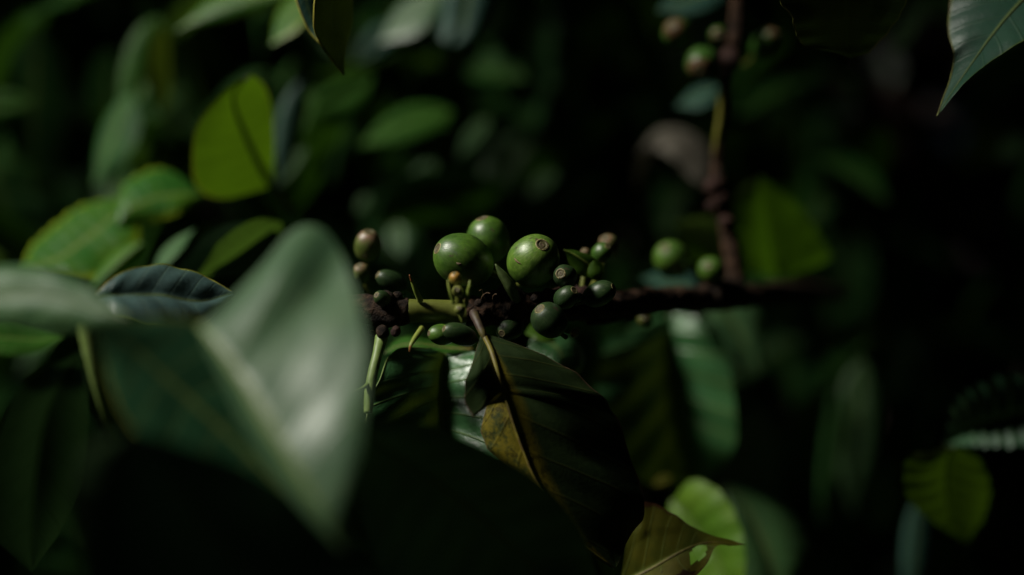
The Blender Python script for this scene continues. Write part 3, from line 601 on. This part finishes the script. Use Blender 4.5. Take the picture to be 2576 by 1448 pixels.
leaf('long lit green leaf sloping down to the left edge', M['lit'], [
    (345, 500, .48, 330, 498, .48, 345, 505, .48), (270, 560, .470, 220, 512, .486, 350, 610, .466), (200, 615, .462, 140, 562, .480, 310, 680, .460), (140, 655, .456, 80, 618, .474, 240, 705, .452), (50, 690, .452, 48, 690, .452, 52, 690, .452)], rip=.06, arch=.1)
G('slim yellow green leaf under the long lit leaf', M['lit'], (360, 610, .455), (215, 745, .445), 30, 26, .01, .012)
G('dark leaf with a faint pale rim between the left leaves', M['unlit'], (720, 600, .44), (430, 690, .43), 60, 60, -.015, .015, bow=-20)
G('shadowed broad green leaf above the pale foreground leaf', M['dark'], (710, 560, .435), (490, 700, .425), 60, 60, -.02, .02, bow=10)
G('slim leaf with a pinkish pale tip behind the arched leaf', M['grey'], (390, 680, .44), (490, 575, .45), 18, 14, .01, -.01)
G('yellowish leaf at the left edge half hidden by the foreground', M['young'], (-40, 620, .5), (20, 720, .5), 30, 30)
# top left group
leaf('dark leaf with a yellow rim hanging from the top edge', M['rim'], [
    (835, -60, .366, 800, -60, .362, 900, -60, .376), (835, 0, .368, 793, 0, .362, 888, 0, .380), (838, 60, .370, 790, 66, .363, 886, 60, .382), (845, 105, .371, 806, 108, .366, 876, 100, .380), (855, 150, .373, 832, 146, .370, 868, 140, .376), (866, 190, .374, 865, 190, .374, 867, 190, .374)], arch=.05, edge=(M['edgelit'], 'l', 7))
leaf('narrow blue green leaf half at the top beside the yellow rimmed one', M['teal'], [
    (770, -60, .380, 735, -60, .380, 800, -60, .380), (770, 0, .379, 745, 0, .378, 800, 0, .381), (785, 50, .378, 764, 52, .377, 802, 50, .380), (800, 85, .377, 785, 88, .377, 812, 85, .378), (830, 130, .376, 829, 130, .376, 831, 130, .376)], arch=.05, edge=(M['edgelit'], 'l', 5))
G('lit yellow green leaf arching along the top edge', M['lit'], (760, -30, .50), (438, 80, .50), 46, 34, .012, .0, bow=-16)
G('green leaf ending in a bright pale spot near the top', M['lit'], (790, -20, .49), (680, 116, .48), 40, 30, .012, -.006)
G('long blurred green leaf hanging in the upper left', M['mid'], (400, 40, .62), (300, 330, .60), 70, 60, .0, .0, bow=20)
G('pale sunlit leaf edge right of the long hanging leaf', M['grey'], (400, 60, .60), (415, 300, .58), 26, 46, -.01, .03, bow=-20)
G('blurred blue green leaf strip hanging at the far left', M['backleaf'], (330, 230, .60), (235, 470, .58), 34, 60, .02, -.02)
G('pale leaf tip low in the upper left group', M['grey'], (340, 320, .59), (265, 490, .58), 22, 20, .01, .0)
G('small pale leaf below the sunlit leaf edge', M['grey'], (420, 330, .60), (370, 430, .60), 24, 24)
G('faint green leaf at the extreme left edge', M['mid'], (-60, 270, .70), (90, 255, .70), 34, 34)
G('dim grey leaf at the top left behind the hanging leaves', M['dark'], (500, -20, .70), (400, 110, .68), 40, 40, -.01, .02)
G('dark blue leaf strip right behind the glowing upright leaf', M['teal'], (760, 200, .55), (700, 470, .54), 40, 30, .0, .01)
G('broad green blurred leaf right of the glowing leaf', M['mid'], (940, 190, .60), (740, 290, .58), 40, 70, .0, .0, bow=10)
G('slender green leaf edge beneath the broad blurred leaf', M['mid'], (800, 220, .58), (745, 370, .57), 20, 20)
G('small blurred grey green tip near the glowing leaf stalk', M['grey'], (770, 370, .56), (700, 470, .55), 16, 18)
G('grey blurred leaf at the top centre catching the sky', M['big'], (1110, -20, .62), (950, 110, .60), 40, 46, .02, -.02)
G('dim grey leaf low beside the grey sky lit leaf', M['teal'], (1000, 60, .66), (900, 160, .65), 40, 40)
leaf('dark hanging leaf with a pale curved lower edge at top centre', M['teal'], [
    (1180, -80, .54, 1170, -80, .54, 1190, -80, .54), (1178, -10, .538, 1118, -10, .542, 1245, -10, .542), (1170, 40, .536, 1110, 60, .540, 1232, 50, .540), (1160, 80, .534, 1106, 92, .534, 1200, 92, .534), (1140, 108, .532, 1118, 108, .530, 1170, 112, .530), (1140, 114, .53, 1138, 114, .53, 1142, 114, .53)], arch=.2)
G('wide dim green leaf in the middle distance above the cluster', M['mid'], (1140, 280, .66), (900, 370, .64), 40, 44, .01, -.01, bow=-14)
G('dim green leaf tip reaching right in the middle distance', M['mid'], (1020, 290, .68), (1140, 320, .68), 30, 26)
G('pale grey blurred leaf blade above the top cherry', M['grey'], (1230, 295, .72), (1150, 400, .70), 20, 26, .0, .0)
G('small grey curled leaf above and left of the top cherry', M['grey'], (1100, 410, .70), (1020, 470, .70), 22, 22)
G('blurred dull green leaf left of the top cherry', M['teal'], (1080, 460, .68), (1000, 540, .68), 30, 26)
G('grey green oval blur between upright cherry and top cherry', M['grey'], (1000, 560, .60), (1010, 650, .58), 32, 34)
G('tiny grey leaf tip left of the cluster in the background', M['grey'], (930, 490, .66), (895, 540, .66), 14, 14)
G('dim grey streak of leaf right of the top cherry', M['dark'], (1400, 430, .75), (1330, 500, .74), 24, 22)
G('dark background leaf in the gap above the bright cherry', M['dark'], (1350, 330, .8), (1200, 520, .78), 60, 60)
# right, behind
leaf('pale grey arching leaf left of the upright twig', M['driedgrey'], [
    (1600, 480, .62, 1600, 480, .62, 1600, 480, .62), (1625, 400, .62, 1600, 400, .61, 1640, 388, .625), (1680, 355, .62, 1660, 325, .63, 1690, 398, .61), (1740, 375, .62, 1745, 335, .63, 1718, 428, .61), (1785, 430, .62, 1800, 400, .63, 1765, 470, .61), (1800, 490, .62, 1800, 490, .62, 1800, 490, .62)], rip=.05)
G('yellow green leaf behind the foot of the upright twig', M['dimyoung'], (1840, 640, .50), (1690, 560, .49), 60, 60, .01, .0)
leaf('dull yellow green leaf with light through it right of the twig', M['dimyoung'], [
    (1960, 700, .520, 1955, 700, .520, 1965, 700, .520), (1952, 660, .516, 1866, 670, .508, 2082, 655, .524), (1945, 610, .510, 1840, 610, .502, 2072, 610, .519), (1935, 550, .504, 1842, 540, .497, 2030, 540, .511), (1924, 490, .498, 1856, 478, .494, 1978, 488, .502), (1914, 446, .494, 1912, 446, .494, 1916, 446, .494)], midrib=M['ribshade'], ribw=6, wob=.03)
G('teal leaf behind the upright twig under its cherries', M['teal'], (1810, 220, .52), (1700, 270, .52), 24, 30, .02, -.01)
G('teal leaf at the top edge above the pinkish green cherry', M['teal'], (1840, -40, .50), (1650, 30, .49), 60, 40, .01, -.01)
G('green leaf low behind the blurred dark green cherry', M['teal'], (1760, 730, .47), (1610, 700, .47), 40, 20, .02, -.01)
leaf('long hanging leaf right of centre with one shining half', M['gloss'], [
    (1690, 790, .492, 1670, 790, .492, 1700, 788, .492), (1680, 850, .493, 1540, 850, .476, 1790, 815, .484), (1682, 930, .495, 1500, 960, .474, 1832, 890, .484), (1690, 1010, .497, 1510, 1080, .475, 1846, 1000, .485), (1700, 1090, .499, 1560, 1170, .480, 1852, 1100, .487), (1715, 1150, .502, 1640, 1220, .490, 1825, 1165, .493), (1765, 1215, .505, 1762, 1215, .505, 1768, 1215, .505)], rip=.07, nveins=6, arch=.08, midrib=M['ribdark'], ribw=8)
leaf('short grey green leaf right of the long hanging leaf', M['grey'], [
    (1800, 760, .56, 1790, 760, .56, 1810, 760, .56), (1840, 810, .558, 1780, 810, .552, 1900, 770, .566), (1870, 860, .556, 1820, 870, .55, 1918, 840, .562), (1910, 945, .554, 1908, 945, .554, 1912, 945, .554)])
leaf('bright yellow green leaf at the bottom right of centre', M['bright'], [
    (1690, 1260, .462, 1685, 1260, .462, 1695, 1258, .462), (1720, 1290, .459, 1680, 1330, .462, 1740, 1208, .456), (1760, 1340, .456, 1700, 1400, .460, 1810, 1235, .448), (1800, 1400, .452, 1740, 1460, .456, 1860, 1320, .442), (1830, 1480, .448, 1780, 1520, .452, 1876, 1430, .438), (1850, 1570, .442, 1848, 1570, .442, 1852, 1570, .442)], arch=.15, rip=.06, nveins=8, midrib=M['ribdark'], ribw=6)
leaf('dark leaf right of the bright yellow green leaf', M['dark'], [
    (1820, 1215, .50, 1815, 1215, .50, 1825, 1212, .50), (1870, 1270, .496, 1840, 1310, .49, 1920, 1230, .505), (1910, 1340, .492, 1860, 1390, .485, 1990, 1300, .50), (1940, 1420, .488, 1880, 1480, .482, 2035, 1400, .496), (1960, 1530, .484, 1958, 1530, .484, 1962, 1530, .484)], rip=.05, midrib=M['ribdark'], ribw=6)
leaf('withered brown yellow leaf with an eaten hole and twisted tip', M['brown'], [
    (1560, 1470, .372, 1560, 1540, .368, 1590, 1290, .372), (1640, 1430, .37, 1600, 1540, .366, 1625, 1262, .373), (1700, 1395, .369, 1690, 1500, .364, 1690, 1290, .373), (1755, 1370, .369, 1770, 1430, .365, 1740, 1325, .372), (1800, 1365, .369, 1800, 1376, .367, 1795, 1348, .371), (1840, 1368, .370, 1838, 1374, .369, 1842, 1360, .371), (1874, 1371, .371, 1874, 1371, .371, 1874, 1371, .371)],
    nu=44, nv=12, cut=[(.50, .33, .07, .16)], arch=.06, rip=.02, wob=.04, midrib=M['ribyellow'], ribw=8)
G('tiny reddish leaf remnant above the bright yellow green leaf', M['brown'], (1690, 1200, .46), (1640, 1222, .46), 14, 14)
G('long pale grey leaf streak in the right background', M['backleaf'], (2110, 960, .72), (2060, 1330, .70), 20, 26, .0, .012)
G('dark leaf beside the pale grey streak on the right', M['dark'], (2170, 900, .74), (2140, 1300, .72), 60, 50)
leaf('olive pointed leaf with ribbed veins at the right', M['glow'], [
    (2400, 1125, .480, 2395, 1125, .480, 2405, 1125, .480), (2385, 1160, .484, 2290, 1150, .474, 2460, 1150, .492), (2380, 1210, .490, 2272, 1200, .479, 2488, 1210, .500), (2385, 1260, .496, 2285, 1255, .485, 2488, 1260, .506), (2400, 1310, .502, 2340, 1310, .495, 2470, 1310, .510), (2432, 1366, .509, 2430, 1366, .509, 2434, 1366, .509)], rip=.08, nveins=7, midrib=M['ribshade'], ribw=9, fg=-.045)
leaf('dark leaf with shining ridges at the right edge', M['ridged'], [
    (2380, 1120, .50, 2378, 1120, .50, 2382, 1120, .50), (2430, 1085, .50, 2400, 1020, .490, 2440, 1122, .491), (2500, 1060, .50, 2460, 970, .486, 2500, 1124, .490), (2590, 1035, .50, 2570, 945, .486, 2590, 1112, .490), (2690, 1010, .50, 2690, 1010, .50, 2690, 1010, .50)], rip=.17, nveins=10, nu=60, midrib=M['ribdark'], ribw=6, fg=-.045)
G('pale strip of leaf under the olive pointed leaf', M['teal'], (2310, 1250, .58), (2285, 1540, .56), 30, 44, .0, .01)
# top right
leaf('shiny green pointed leaf hanging in the top right corner', M['tealgloss'], [
    (2640, -60, .376, 2400, -60, .384, 2760, 20, .366), (2560, 15, .372, 2390, 10, .380, 2660, 60, .364), (2500, 85, .369, 2386, 80, .376, 2580, 100, .362), (2452, 150, .366, 2400, 140, .371, 2500, 150, .362), (2410, 210, .364, 2390, 200, .366, 2440, 196, .361), (2380, 255, .362, 2372, 250, .363, 2396, 245, .361), (2357, 293, .360, 2357, 293, .360, 2358, 293, .360)],
    nu=40, nv=10, arch=.05, rip=.03, midrib=M['ribdark'], ribw=8, edge=(M['edgedull'], 'l', 5))
leaf('almost black leaf with a ragged edge at the top right', M['rim'], [
    (2130, -80, .358, 1930, -80, .354, 2330, -80, .364), (2130, -20, .360, 1955, -10, .357, 2290, -10, .366), (2130, 40, .363, 1992, 45, .360, 2265, 35, .368), (2130, 85, .366, 2004, 90, .363, 2235, 80, .369), (2132, 115, .368, 2024, 120, .366, 2205, 115, .371), (2138, 135, .369, 2080, 128, .368, 2180, 135, .371), (2142, 147, .370, 2138, 146, .370, 2150, 146, .370)], straight=True, arch=.03, wob=.05, edge=(M['edgedull'], 'l', 4))
G('dim grey green leaf streak behind the top right leaves', M['dark'], (2330, 10, .7), (2240, 150, .7), 24, 24)
G('grey smudge of leaf at the right edge', M['grey'], (2590, 350, .8), (2510, 410, .8), 30, 24)
